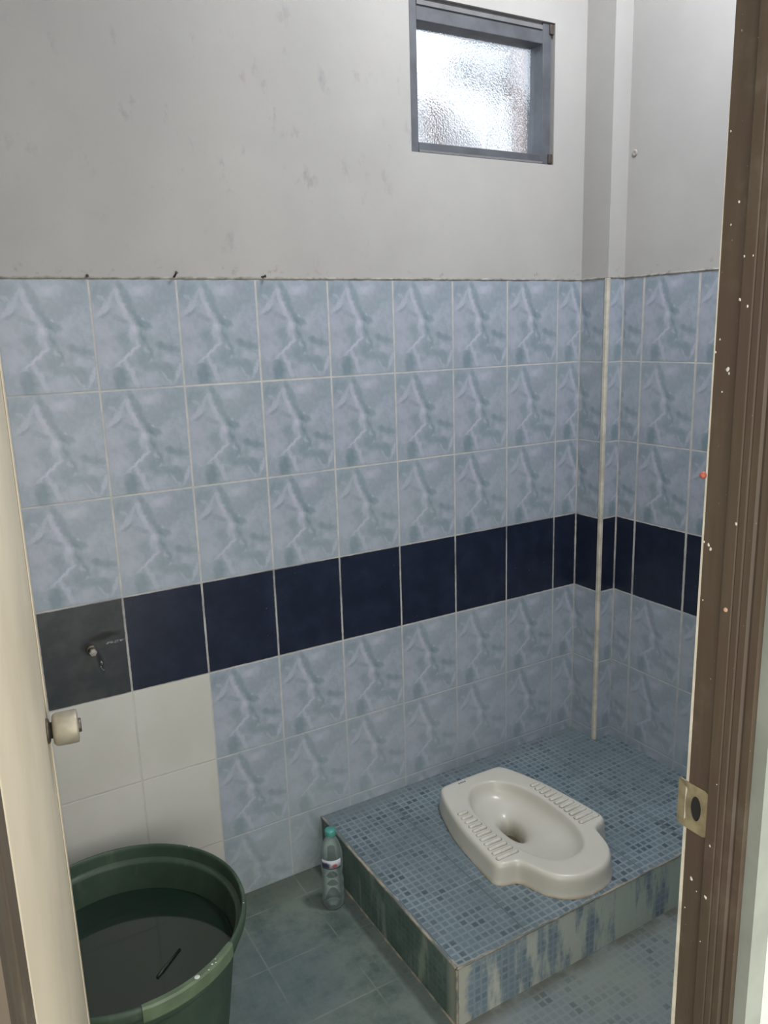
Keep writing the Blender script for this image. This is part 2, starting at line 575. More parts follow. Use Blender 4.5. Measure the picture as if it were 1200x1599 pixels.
M_back = tile_material('tiled_wall_back', 'x', 1.0, 0.0 + 2.0, True, (XC,))
M_pil_l = tile_material('tiled_pillar_side', 'y', -1.0, 0.087 + .0, False, (0.0,))
M_pil_f = tile_material('tiled_pillar_front', 'x', 1.0, -XC + 2.0, False, (XR,))
M_right = tile_material('tiled_wall_right', 'y', -1.0, 2.2 - .193, False, (-PD,), 1.5)
M_plaster = plain('painted_plaster', (0.60, 0.595, 0.565), .85, var=.05, scale=2.5, bump=.15, bs=25)
M_outer = plain('outer_wall_paint', (0.44, 0.455, 0.45), .7, var=.04, scale=4)
M_reveal = plain('reveal_plaster', (0.205, 0.225, 0.20), .8, var=.12, scale=9)
M_grout = plain('cream_grout', (0.50, 0.47, 0.40), .8, var=.18, scale=22, bump=.3)
M_bead = plain('mortar_bead', (0.27, 0.26, 0.235), .9, var=.4, scale=30, bump=.5, bs=80)
M_mtop = mosaic_material('mosaic_print_top', 'top')
M_mfront = mosaic_material('mosaic_print_front', 'front')
M_mside = mosaic_material('mosaic_print_side', 'side')
M_floor = mosaic_material('mosaic_print_floor', 'floor')


def wood_material():
    B = NB('brown_painted_wood')
    X, Y, Z, P = B.pos()
    v = B.vec(X, Y, B.m_('MULTIPLY', Z, .06))
    g = B.noise(v, 90, 4, .6)
    c = B.mix(B.ramp(g, .3, .7), (0.060, 0.044, 0.030, 1), (0.074, 0.056, 0.039, 1))
    red = B.ramp(B.noise(P, 3.5, 3, .6), .45, .65, 0, .5)
    c = B.mix(red, c, (0.070, 0.042, 0.034, 1))
    dust = B.ramp(B.noise(P, 11, 5, .7), .5, .75, 0, .28)
    c = B.mix(dust, c, (0.17, 0.15, 0.12, 1))
    spk = B.ramp(B.noise(P, 240, 2, .5), .75, .79, 0, .55)
    c = B.mix(spk, c, (0.42, 0.40, 0.36, 1))
    B.bump(g, .05, .0006)
    return B.fin(c, .5, spec=.4)


M_wood = wood_material()
M_door = plain('cream_door_paint', (0.49, 0.435, 0.335), .5, var=.07, scale=5)
M_doortrim = plain('door_edge_trim', (0.52, 0.46, 0.36), .4, var=.05, scale=8)
M_brass = plain('tarnished_brass', (0.42, 0.37, 0.25), .42, .75, var=.22, scale=40)
M_knob = plain('worn_satin_knob', (0.31, 0.285, 0.225), .45, .35, var=.10, scale=60)
M_darkmetal = plain('dark_metal', (0.10, 0.085, 0.07), .45, .6, var=.2, scale=60)
M_black = plain('painted_shade_black', (0.008, 0.008, 0.008), .9, var=.1)
M_speck = plain('dried_white_paint', (0.52, 0.50, 0.45), .8, var=.15, scale=90)

# ================================================================== structure
# back wall with the window opening
WX0, WX1, WZ0, WZ1 = 1.071, 1.573, 2.030, 2.412
bm = bmesh.new()
T = .13
bx(bm, XL - T, WX0, 0, T, 0, CEIL)
bx(bm, WX1, XR + T, 0, T, 0, CEIL)
bx(bm, WX0, WX1, 0, T, 0, WZ0)
bx(bm, WX0, WX1, 0, T, WZ1, CEIL)
struct(obj('wall_back', bm, M_back), 'back wall tiled pale blue with a navy band, white paint above', 'wall')
bm = bmesh.new()
bx(bm, XR, XR + T, YO, 0, 0, CEIL)
struct(obj('wall_right', bm, M_right), 'right wall tiled pale blue, half hidden by the brown jamb', 'wall')
# pillar in the corner: side and front carry different tile offsets
bm = bmesh.new()
bx(bm, XC, XR, -PD, 0, 0, CEIL)
o = obj('wall_corner', bm, M_pil_l)
o.data.materials.append(M_pil_f)
for p in o.data.polygons:
    p.material_index = 1 if abs(p.normal.y) > .5 else 0
struct(o, 'narrow tiled pillar in the far right corner', 'pillar')
bm = bmesh.new()
bx(bm, XL - T, XL, YO, 0, 0, CEIL)
struct(obj('wall_left', bm, M_plaster))
bm = bmesh.new()
bx(bm, XL - T, XR + T, -3.4, T, -.06, 0)
struct(obj('floor', bm, M_floor), 'worn greenish tiled bathroom floor', 'floor')
bm = bmesh.new()
bx(bm, XL - T, XR + T, YO, T, CEIL, CEIL + .06)
struct(obj('ceiling', bm, M_plaster))
# door wall
JX0, JX1, DZ = -.205, .610, 2.12
bm = bmesh.new()
bx(bm, XL - T, JX0, YO, YF, 0, CEIL)
bx(bm, JX1, XR + T, YO, YF, 0, CEIL)
bx(bm, JX0, JX1, YO, YF, DZ, CEIL)
struct(obj('wall_front', bm, M_outer))

# lumpy mortar bead along the top edge of the tiles
bm = bmesh.new()
def bead(bm, p0, p1, up, out, n=120):
    p0, p1 = Vector(p0), Vector(p1)
    prev = None
    for i in range(n + 1):
        c = p0.lerp(p1, i / n)
        h = .0035 + random.random() * .003
        d = .0012 + random.random() * .0018
        ring = [bm.verts.new(c + Vector((0, 0, -.002))), bm.verts.new(c + Vector(out) * d + Vector((0, 0, .001))),
                bm.verts.new(c + Vector(out) * d * .8 + Vector((0, 0, h * .7))), bm.verts.new(c + Vector((0, 0, h)))]
        if prev:
            for k in range(3):
                bm.faces.new((prev[k], prev[k + 1], ring[k + 1], ring[k]))
        prev = ring
bead(bm, (XL, 0, TOP), (XC, 0, TOP), 1, (0, -1, 0), 200)
bead(bm, (XC, 0, TOP), (XC, -PD, TOP), 1, (-1, 0, 0), 14)
bead(bm, (XC, -PD, TOP), (XR, -PD, TOP), 1, (0, -1, 0), 10)
bead(bm, (XR, -PD, TOP), (XR, YF, TOP), 1, (-1, 0, 0), 120)
struct(obj('trim_1', bm, M_bead), 'rough mortar line along the top of the tiles', 'trim')
# cream corner strip on the pillar's edge
bm = bmesh.new()
prism(bm, [(XC + .0, -PD - .0035), (XC + .008, -PD - .0035), (XC + .008, -PD + .001), (XC + .001, -PD + .001), (XC + .001, -PD + .010), (XC - .0035, -PD + .010), (XC - .0035, -PD - .0)], PZ, TOP)
struct(obj('trim_2', bm, M_grout, bevel=.0012), 'cream strip running down the tiled pillar edge', 'trim')

# ================================================================== door frame
frame = empty_struct('trim_3', 'dark brown wooden door frame with paint specks', 'door frame', (0.2, YO, 0))
bm = bmesh.new()
prof = [(.576, -1.369), (.576, -1.398), (.5705, -1.4005), (.5705, -1.4130), (.5713, -1.4145), (.5705, -1.4160),
        (.5705, -1.4225), (.5714, -1.4243), (.5705, -1.4260), (.5705, -1.4335), (.5725, -1.4365), (.5712, -1.4400), (.5712, -1.4485), (JX1 + .0, -1.4485), (JX1, -1.369)]
prism(bm, prof, 0, DZ)
obj('jamb', bm, M_wood, frame)
bm = bmesh.new()
prof = [(-.178, -1.480), (-.1765, -1.466), (-.1745, -1.4485), (-.170, -1.430), (-.1685, -1.428), (-.163, -1.4045), (-.1625, -1.400), (-.172, -1.398), (-.172, -1.369), (JX0, -1.369), (JX0, -1.4655), (-.27, -1.4655), (-.27, -1.480)]
prism(bm, prof, 0, DZ)
obj('jamb', bm, M_wood, frame)
bm = bmesh.new()
bx(bm, -.172, .576, -1.4485, -1.369, 2.075, DZ)
obj('lintel', bm, M_wood, frame)
# plaster reveals between frame and outer wall
bm = bmesh.new()
bx(bm, .5795, JX1, YO + .0004, -1.4486, 0, DZ)
struct(obj('trim_4', bm, M_reveal))
# cream filler strip on the room side
bm = bmesh.new()
vs = bx(bm, .5755, .606, -1.3688, -1.3605, 0, 1.80)
for v in vs:
    if v.co.z > 1 and v.co.y > -1.365:
        v.co.y = -1.3687
bx(bm, JX0 + .002, -.19, -1.3688, -1.3605, 0, 1.45)
struct(obj('trim_5', bm, M_grout), 'thin cream filler strip behind the right door jamb', 'trim')

# strike plate
sp_o = Vector((.5752, 0, 0))
bm = bmesh.new()
N = 48
def rrect(t, y0, y1, z0, z1, r=.003):
    a = 2 * math.pi * t
    cy, cz = (y0 + y1) / 2, (z0 + z1) / 2
    hy, hz = (y1 - y0) / 2, (z1 - z0) / 2
    c, s = math.cos(a), math.sin(a)
    k = 1 / ((abs(c) / hy) ** 26 + (abs(s) / hz) ** 26) ** (1 / 26)
    return cy + c * k, cz + s * k
pl0, pl1, hl0, hl1 = [], [], [], []
for i in range(N):
    t = i / N
    y, z = rrect(t, -1.3975, -1.353, .955, 1.017)
    bend = max(0, (y + 1.366) / .013) ** 2 * .0025          # the lip curls away from the jamb
    a = 2 * math.pi * t
    hy, hz = -1.3815 + .0075 * math.cos(a), .987 + .0165 * math.sin(a)
    pl0.append(bm.verts.new((.5745 + bend, y, z)))
    pl1.append(bm.verts.new((.5759 + bend, y, z)))
    hl0.append(bm.verts.new((.5745, hy, hz)))
    hl1.append(bm.verts.new((.5759, hy, hz)))
for i in range(N):
    j = (i + 1) % N
    bm.faces.new((pl0[i], pl0[j], hl0[j], hl0[i]))
    bm.faces.new((pl1[i], pl1[j], pl0[j], pl0[i]))
    bm.faces.new((hl0[i], hl0[j], hl1[j], hl1[i]))
o = obj('strike_plate', bm, M_brass, frame)
o['label'] = 'brass strike plate with a dark latch hole'
bm = bmesh.new()
vsx = [bm.verts.new((.5757, -1.3815 + .009 * math.cos(2 * math.pi * i / 32), .987 + .018 * math.sin(2 * math.pi * i / 32))) for i in range(32)]
bm.faces.new(vsx)
vsx2 = [bm.verts.new(v.co + Vector((.0002, 0, 0))) for v in vsx]
bm.faces.new(vsx2)
for i in range(32):
    bm.faces.new((vsx[i], vsx[(i + 1) % 32], vsx2[(i + 1) % 32], vsx2[i]))
o = obj('dark_hole_disc', bm, M_black, None)  # flat black disc painting the shade inside the latch recess
o.parent = bpy.data.objects['strike_plate']
o.matrix_parent_inverse = Matrix.Identity(4)
o.matrix_parent_inverse = frame.matrix_basis.inverted() if False else Matrix.Identity(4)
# dried paint specks
bm = bmesh.new()
def speck(bm, c, n, r, asp=1.3, h=.0008):
    c, n = Vector(c), Vector(n).normalized()
    up = Vector((0, 0, 1))
    s = n.cross(up).normalized()
    top = bm.verts.new(c + n * h)
    ring = []
    for k in range(9):
        a = 2 * math.pi * k / 9
        rr = r * (.75 + .5 * random.random())
        ring.append(bm.verts.new(c + s * rr * math.cos(a) + up * rr * asp * math.sin(a)))
    for k in range(9):
        bm.faces.new((top, ring[k], ring[(k + 1) % 9]))
SPK = [(-1.3935, 1.5665 + .0, 0), ]
cl = cam.location
Rm = cam.rotation_euler.to_matrix()
def on_x(u, v, xv):
    """where the sight line of a photo point meets the jamb face x = xv"""
    d = Rm @ Vector(((u - 600) / 1249.93, -(v - 799.5) / 1249.93, -1))
    t = (xv - cl.x) / d.x
    return cl + d * t
for u, v, r in [(1155, 315, 1.1), (1142, 351, .8), (1163, 400, .9), (1177, 399, .7), (1156, 468, 1.2), (1168, 478, 1.2),
                (1137, 577, 1.9), (1139, 583, 1.1), (1118, 550, .9), (1125, 530, .8), (1128, 612, .8), (1150, 818, 1.3),
                (1107, 851, 1.6), (1110, 858, 1.5), (1100, 846, 1.0), (1098, 937, .8), (1080, 1372, 1.9), (1102, 1401, 1.7),
                (1088, 1392, .8), (1070, 1417, .8), (1109, 1321, 1.2), (1120, 1225, .6), (1094, 1470, .6), (1142, 205, .8)]:
    p = on_x(u, v, .5759 if u < 1112 and v > 300 else .5703)
    xx = .5759 if p.y > -1.399 else .5703
    p = on_x(u, v, xx)
    speck(bm, p, (-1, 0, 0), r * .0011)
o = obj('paint_speck', bm, M_speck, frame)
o['kind'] = 'stuff'
# red-brown lump and small pinkish plug
bm = bmesh.new()
bmesh.ops.create_icosphere(bm, subdivisions=3, radius=.0042, matrix=Matrix.Translation(on_x(1099, 742, .5752)))
o = obj('nail_head', bm, plain('red_rust', (0.30, 0.075, 0.05), .6, var=.25, scale=200), frame, smooth=True)
o['label'] = 'rusty red nail head on the jamb edge'
bm = bmesh.new()
bmesh.ops.create_icosphere(bm, subdivisions=2, radius=.0028, matrix=Matrix.Translation(on_x(1134, 952, .5708)))
o = obj('nail_head', bm, plain('pink_filler', (0.42, 0.25, 0.19), .7, var=.15, scale=200), frame, smooth=True)
o['label'] = 'small pinkish nail plug on the jamb'

# ================================================================== door leaf (opened into the room)
door = empty_struct('door_1', 'cream painted door standing open at the left edge', 'door', (-.161, -1.366, 0))
door.rotation_euler = (0, 0, -math.asin(.1403))
# local frame: +y runs along the leaf towards its free edge, +x is the face seen
def dobj(name, bm, m, parent=None, **kw):
    o = obj(name, bm, m, None, **kw)
    o.parent = parent or door
    return o
bm = bmesh.new()
bx(bm, -.036, 0, .004, .688, .012, 2.06)
leaf = dobj('leaf', bm, M_door, bevel=.002)
bm = bmesh.new()
bx(bm, -.038, .0022, .688, .700, .012, 2.06)
bx(bm, .0002, .0022, .672, .6879, .012, 2.06)
dobj('edge_strip', bm, M_doortrim, bevel=.0008)
# knob
Mk = Matrix.Translation((0, .630, .998)) @ Matrix.Rotation(math.radians(90), 4, 'Y')
bm = bmesh.new()
lathe(bm, [(.001, .0), (.019, .0), (.019, .002), (.017, .004), (.012, .005), (.012, .010)], n=48, M=Mk, cap0=True, cap1=True)
knob_rose = dobj('knob_rose', bm, M_darkmetal, smooth=True)
bm = bmesh.new()
lathe(bm, [(.0005, .008), (.020, .0085), (.0235, .011), (.0248, .015), (.0252, .030), (.0250, .0415), (.0238, .0438), (.0190, .0445), (.0005, .0448)], n=56, M=Mk)
knob = dobj('knob', bm, M_knob, smooth=True)
bm = bmesh.new()
lathe(bm, [(.0105, .044), (.0105, .0475), (.0095, .0485), (.0005, .0485)], n=32, M=Mk)
b = bmesh.new()
btn = dobj('lock_button', bm, M_darkmetal, knob, smooth=True)
b.free()

# ================================================================== window
win = empty_struct('window_1', 'small square window of textured glass in a dark frame', 'window', ((WX0 + WX1) / 2, .03, WZ0))
M_frame = plain('grey_window_paint', (0.078, 0.084, 0.098), .5, var=.2, scale=14, bump=.1)
M_framelight = plain('faded_window_bead', (0.14, 0.143, 0.15), .6, var=.15, scale=18)
bm = bmesh.new()
bx(bm, WX0 + .0005, WX0 + .026, .004, .075, WZ0 + .0005, WZ1 - .0005)
bx(bm, WX1 - .041, WX1 - .009, .006, .075, WZ0 + .0005, WZ1 - .0005)
bx(bm, WX0 + .026, WX1 - .041, .004, .075, WZ0 + .0005, WZ0 + .027)
bx(bm, WX0 + .026, WX1 - .041, .006, .075, WZ1 - .058, WZ1 - .008)
wf = obj('window_frame', bm, M_frame, win, bevel=.002)
bm = bmesh.new()
bx(bm, WX1 - .0088, WX1 - .0005, .012, .070, WZ0 + .004, WZ1 - .0005)
bx(bm, WX0 + .027, WX1 - .009, .010, .070, WZ1 - .0078, WZ1 - .0005)
bx(bm, WX0 + .026, WX1 - .041, .0015, .004, WZ0 + .001, WZ0 + .007)
bx(bm, WX0 + .026, WX1 - .045, .002, .0058, WZ1 - .022, WZ1 - .010)
obj('window_bead', bm, M_framelight, win, bevel=.001)
B = NB('hammered_glass')
X, Y, Z, P = B.pos()
vor = B.n('ShaderNodeTexVoronoi', feature='SMOOTH_F1')
B.put(vor.inputs['Vector'], P)
vor.inputs['Scale'].default_value = 210
h = B.m_('ADD', vor.outputs['Distance'], B.m_('MULTIPLY', B.noise(P, 90, 3, .6), .6))
bp = B.n('ShaderNodeBump')
B.put(bp.inputs['Height'], h)
bp.inputs['Strength'].default_value = .75
bp.inputs['Distance'].default_value = .0009
rf = B.n('ShaderNodeBsdfRefraction')
rf.inputs['IOR'].default_value = 1.35
rf.inputs['Roughness'].default_value = .03
B.t.links.new(bp.outputs[0], rf.inputs['Normal'])
tr = B.n('ShaderNodeBsdfTransparent')
tr.inputs['Color'].default_value = (.95, .97, 1, 1)
gl = B.n('ShaderNodeBsdfGlossy')
gl.inputs['Roughness'].default_value = .12
B.t.links.new(bp.outputs[0], gl.inputs['Normal'])
mx = B.n('ShaderNodeMixShader')
mx.inputs[0].default_value = .30
B.t.links.new(rf.outputs[0], mx.inputs[1])
B.t.links.new(tr.outputs[0], mx.inputs[2])
mx2 = B.n('ShaderNodeMixShader')
mx2.inputs[0].default_value = .06
B.t.links.new(mx.outputs[0], mx2.inputs[1])
B.t.links.new(gl.outputs[0], mx2.inputs[2])
B.t.links.new(mx2.outputs[0], B.out.inputs['Surface'])
M_glass = B.m
bm = bmesh.new()
bx(bm, WX0 + .022, WX1 - .037, .040, .044, WZ0 + .017, WZ1 - .054)
obj('pane', bm, M_glass, win)
# dark blocks set in the right-hand corners
for z in (WZ0 + .004, WZ1 - .030):
    bm = bmesh.new()
    bx(bm, WX1 - .018, WX1 - .002, .001, .012, z, z + .026)
    obj('dark_corner', bm, M_darkmetal, win, bevel=.0015)

# ------------------------------------------------------------------ outdoors, seen only blurred through the pane
def on_y(u, v, yv):
    d = Rm @ Vector(((u - 600) / 1249.93, -(v - 799.5) / 1249.93, -1))
    t = (yv - cl.y) / d.y
    return cl + d * t
bm = bmesh.new()
bx(bm, -2, 6, .14, 8, -.1, 0)
struct(obj('floor_outside', bm, plain('outside_ground', (.35, .33, .30), .9)), 'ground outside the window', 'ground')
# leafy tree
yt = 1.7
c0 = on_y(765, 105, yt)
tree = thing('tree', 'dark leafy tree blurred behind the textured window glass', 'tree', (c0.x, yt, 0))
bm = bmesh.new()
lathe(bm, [(.07, 0), (.055, 1.2), (.035, c0.z - .1)], cx=c0.x + .1, cy=yt + .1, n=16, cap0=True, cap1=True)
obj('trunk', bm, plain('bark', (.09, .07, .05), .9), tree, smooth=True)
bm = bmesh.new()
for k in range(2600):
    fx = random.uniform(-1, 1)
    p = c0 + Vector((fx * .21, random.uniform(-.10, .12), random.uniform(-.085, .085) - fx * .012))
    a = Vector((random.uniform(-1, 1), random.uniform(-1, 1), random.uniform(-1, 1))).normalized() * .020
    b2 = a.cross(Vector((random.uniform(-1, 1), random.uniform(-1, 1), .3))).normalized() * .010
    bm.faces.new([bm.verts.new(q) for q in (p - a, p + b2, p + a, p - b2)])
obj('foliage', bm, plain('leaf_green', (.02, .035, .03), .7), tree)
# neighbouring roof slope, lower left
a, b2, c, d = (on_y(630, 135, 1.2), on_y(655, 150, 1.2), on_y(752, 222, 1.2), on_y(800, 240, 1.2))
bm = bmesh.new()
pts = [(a.x, a.z), (b2.x, b2.z), (on_y(700, 165, 1.2).x, on_y(700, 165, 1.2).z), (c.x, c.z), (d.x, 0), (a.x, 0)]
f0 = [bm.verts.new((x, 1.2, z)) for x, z in pts]
f1 = [bm.verts.new((x, 1.5, z)) for x, z in pts]
bm.faces.new(f0)
bm.faces.new(f1)
for i in range(len(pts)):
    j = (i + 1) % len(pts)
    bm.faces.new((f0[i], f0[j], f1[j], f1[i]))
Bh = NB('outside_house_wall')
hx, hy, hz, hP = Bh.pos()
tag(obj('house', bm, Bh.fin(Bh.mix(Bh.ramp(Bh.noise(hP, 26, 4, .7), .50, .62), (.035, .03, .037, 1), (.30, .28, .29, 1)), .8)),
    'grey gable of a house blurred behind the lower left of the window', 'house')
# pinkish post
a, b2 = on_y(824, 100, 1.0), on_y(848, 100, 1.0)
bm = bmesh.new()
bx(bm, a.x, b2.x, 1.0, 1.1, 0, on_y(815, 132, 1.0).z + .3)
o = obj('post', bm, plain('pink_plaster_post', (.42, .33, .33), .8), None)
tag(o, 'pinkish post outside, blurred behind the right edge of the window', 'post')

# ================================================================== platform
HX0, HX1, HY0, HY1 = 1.065, 1.225, -.50, -.235       # shaft below the toilet bowl
bm = bmesh.new()
def quad(p, mi):
    f = bm.faces.new([bm.verts.new(q) for q in p])
    f.material_index = mi
z = PZ
X1, Y1 = XR, 0
quad([(PX, PY, z), (X1, PY, z), (X1, HY0, z), (PX, HY0, z)], 0)
quad([(PX, HY1, z), (XC, HY1, z), (XC, Y1, z), (PX, Y1, z)], 0)
quad([(XC, HY1, z), (X1, HY1, z), (X1, -PD, z), (XC, -PD, z)], 0)
quad([(PX, HY0, z), (HX0, HY0, z), (HX0, HY1, z), (PX, HY1, z)], 0)
quad([(HX1, HY0, z), (X1, HY0, z), (X1, HY1, z), (HX1, HY1, z)], 0)
quad([(PX, PY, 0), (X1, PY, 0), (X1, PY, z), (PX, PY, z)], 1)
quad([(PX, Y1, 0), (PX, PY, 0), (PX, PY, z), (PX, Y1, z)], 2)
for p, q in (((HX0, HY0), (HX1, HY0)), ((HX1, HY0), (HX1, HY1)), ((HX1, HY1), (HX0, HY1)), ((HX0, HY1), (HX0, HY0))):
    quad([(p[0], p[1], z), (q[0], q[1], z), (q[0], q[1], .02), (p[0], p[1], .02)], 1)
quad([(HX0, HY0, .02), (HX1, HY0, .02), (HX1, HY1, .02), (HX0, HY1, .02)], 1)
me = bpy.data.meshes.new('platform')
bm.to_mesh(me)
bm.free()
for m in (M_mtop, M_mfront, M_mside):
    me.materials.append(m)
plat = bpy.data.objects.new('platform', me)
COL.objects.link(plat)
tag(plat, 'raised platform of blue mosaic tiles carrying the squat toilet', 'platform')
# grout fillet along the visible edges
bm = bmesh.new()
def fillet(bm, p0, p1, n, r=.004):
    p0, p1 = Vector(p0), Vector(p1)
    d = (p1 - p0).normalized()
    up = Vector((0, 0, 1)) if abs(d.z) < .5 else Vector((1, 0, 0))
    s = d.cross(up).normalized()
    u2 = s.cross(d).normalized()
    prev = None
    for i in range(n + 1):
        c = p0.lerp(p1, i / n)
        rr = r * (.65 + .5 * random.random())
        ring = [bm.verts.new(c + s * rr * math.cos(math.pi / 4 * k) + u2 * rr * math.sin(math.pi / 4 * k)) for k in range(8)]
        if prev:
            for k in range(8):
                bm.faces.new((prev[k], prev[(k + 1) % 8], ring[(k + 1) % 8], ring[k]))
        prev = ring
fillet(bm, (PX + .001, -.002, PZ - .001), (PX + .001, PY + .002, PZ - .001), 80)
fillet(bm, (PX + .002, PY + .001, PZ - .001), (XR, PY + .001, PZ - .001), 110, .0028)
fillet(bm, (PX + .001, PY + .001, 0), (PX + .001, PY + .001, PZ - .001), 20)
fillet(bm, (PX - .0005, -.05, .001), (PX - .0005, PY, .001), 70, .0035)
Be = NB('worn_edge_grout')
Pp = Be.pos()[3]
ec = Be.mix(Be.ramp(Be.noise(Pp, 10, 4, .6), .42, .62), (0.12, 0.14, 0.13, 1), (0.34, 0.30, 0.24, 1))
M_edge = Be.fin(ec, .8)
eg = obj('edge_grout', bm, M_edge, None, smooth=True)
eg.parent = plat

# ================================================================== squat toilet
CX, CY = 1.143, -.40
ZT = .220
half = [(0, -.138), (.098, -.140), (.116, -.147), (.135, -.185), (.158, -.255), (.176, -.33), (.187, -.42), (.195, -.500), (.192, -.520),
        (.176, -.532), (.150, -.536), (.134, -.548), (.124, -.580), (.108, -.625), (.072, -.660), (.036, -.673), (0, -.676)]
outl = [(x, y - CY) for x, y in half] + [(-x, y - CY) for x, y in reversed(half[1:-1])]
def chaikin(p, k):
    for _ in range(k):
        q = []
        n = len(p)
        for i in range(n):
            a, b_ = p[i], p[(i + 1) % n]
            q.append((a[0] * .75 + b_[0] * .25, a[1] * .75 + b_[1] * .25))
            q.append((a[0] * .25 + b_[0] * .75, a[1] * .25 + b_[1] * .75))
        p = q
    return p
outl = chaikin(outl, 2)
def ray_r(poly, a):
    c, s = math.cos(a), math.sin(a)
    best = 0
    n = len(poly)
    for i in range(n):
        x1, y1 = poly[i]
        x2, y2 = poly[(i + 1) % n]
        dx, dy = x2 - x1, y2 - y1
        den = c * dy - s * dx
        if abs(den) < 1e-12:
            continue
        t = (x1 * dy - y1 * dx) / den
        u = (x1 * s - y1 * c) / den
        if t > 0 and -1e-9 <= u <= 1 + 1e-9:
            best = max(best, t)
    return best
NA = 192
angs = [2 * math.pi * (k + .5) / NA for k in range(NA)]
Ro = [ray_r(outl, a) for a in angs]
bowl_poly = []
for k in range(120):
    a = 2 * math.pi * k / 120
    c, s = math.cos(a), math.sin(a)
    hw = .108
    ex = 2.5
    x = hw * math.copysign(abs(c) ** (2 / ex), c)
    y = .202 * math.copysign(abs(s) ** (2 / ex), s)
    if s > 0:
        x *= 1 - .12 * (s ** 3)
    else:
        x *= 1 - .08 * (abs(s) ** 3)
    bowl_poly.append((x, y + .003))
Rb = [ray_r(bowl_poly, a) for a in angs]
rings = []
def ring(fr):
    rings.append([fr(k, angs[k]) for k in range(NA)])
def outer(off, zz):
    ring(lambda k, a: (CX + (Ro[k] + off) * math.cos(a), CY + (Ro[k] + off) * math.sin(a), zz))
outer(.004, PZ + .0005)
outer(.004, PZ + .004)
outer(.0015, PZ + .008)
outer(0, PZ + .030)
outer(-.001, PZ + .048)
outer(-.003, ZT - .008)
outer(-.007, ZT - .002)
outer(-.013, ZT)
def lipz(k):
    return ZT - .0005
for t in (.35, .7):
    ring(lambda k, a, t=t: (CX + ((Ro[k] - .013) * (1 - t) + (Rb[k] + .004) * t) * math.cos(a), CY + ((Ro[k] - .013) * (1 - t) + (Rb[k] + .004) * t) * math.sin(a), ZT - .001 * t))
ring(lambda k, a: (CX + (Rb[k] + .004) * math.cos(a), CY + (Rb[k] + .004) * math.sin(a), ZT - .0014))
HX, HY = 0.004, .062      # drain offset from the centre
def bowl(t, zz):
    def f(k, a):
        r = Rb[k]
        x, y = r * math.cos(a), r * math.sin(a)
        # shrink towards the drain
        px = HX + (x - HX) * t
        py = HY + (y - HY) * t
        return (CX + px, CY + py, zz)
    ring(f)
for t, dz in ((.99, .004), (.972, .009), (.952, .016), (.925, .025), (.885, .033), (.83, .040), (.75, .046), (.65, .051), (.54, .056), (.44, .061), (.35, .067), (.28, .075), (.23, .085), (.19, .098), (.165, .115)):
    bowl(t, ZT - dz)
bm = bmesh.new()
vr = [[bm.verts.new(p) for p in r] for r in rings]
for i in range(len(vr) - 1):
    for k in range(NA):
        j = (k + 1) % NA
        bm.faces.new((vr[i][k], vr[i][j], vr[i + 1][j], vr[i + 1][k]))
B = NB('glazed_ceramic')
X, Y, Z, P = B.pos()
v = B.vec(X, Y)
c = B.mix(B.ramp(B.noise(P, 6, 4, .6), .3, .7), (0.53, 0.515, 0.455, 1), (0.57, 0.56, 0.505, 1))
nz = B.n('ShaderNodeVectorMath', operation='ADD')
B.put(nz.inputs[0], v)
B.put(nz.inputs[1], B.scale(B.noise(P, 26, 4, .6, color=True), .03))
st = B.blob(nz.outputs[0], CX + HX + .010, CY + HY + .010, .036, .042, 0, .8)
st = B.m_('MULTIPLY', st, B.ramp(Z, ZT - .058, ZT - .08, 0, 1))
c = B.mix(B.m_('MULTIPLY', st, .8), c, (0.20, 0.165, 0.085, 1))
inside = B.blob(v, CX, CY, .118, .21, 0, .05)
foot = B.m_('MULTIPLY', B.m_('MULTIPLY', B.m_('SUBTRACT', 1.0, inside), B.ramp(Z, PZ + .012, PZ + .002)), B.ramp(B.noise(P, 18, 3, .6), .3, .6, .2, .9))
c = B.mix(foot, c, (0.42, 0.34, 0.24, 1))
M_cer = B.fin(c, .28, spec=.45)
toilet = thing('squat_toilet', 'white ceramic squat toilet set in the blue mosaic platform', 'toilet', (CX, CY, PZ))
o = obj('bowl', bm, M_cer, toilet, smooth=True)
ss = o.modifiers.new('sub', 'SUBSURF')
ss.levels = 1
ss.render_levels = 1
# ribbed foot treads
def rib(bm, x0, x1, y, w=.0065, h=.0036):
    n, mrows = 22, 6
    L = (x1 - x0) / 2
    c = (x0 + x1) / 2
    prev = None
    for j in range(mrows + 1):
        th = j / mrows * math.pi / 2
        k = math.cos(th)
        zz = ZT - .0010 + h * math.sin(th)
        r = []
        for i in range(n):
            a = 2 * math.pi * i / n
            xx = c + math.copysign(L - w, math.cos(a)) + w * k * math.cos(a) if abs(math.cos(a)) > 1e-6 else c
            r.append(bm.verts.new((xx, y + w * k * math.sin(a), zz)))
        if prev:
            for i in range(n):
                jn = (i + 1) % n
                bm.faces.new((prev[i], prev[jn], r[jn], r[i]))
        prev = r
    bm.faces.new(prev)
Bt = NB('tread_ceramic')
Pt = Bt.pos()
Mt = Bt.fin(Bt.mix(Bt.ramp(Bt.noise(Pt[3], 40, 3, .6), .4, .6), (0.50, 0.485, 0.425, 1), (0.56, 0.55, 0.49, 1)), .3)
M_groove = plain('dark_rib_glaze', (0.22, 0.21, 0.175), .5, var=.15, scale=60)  # darker colour drawn as an outline around each tread rib
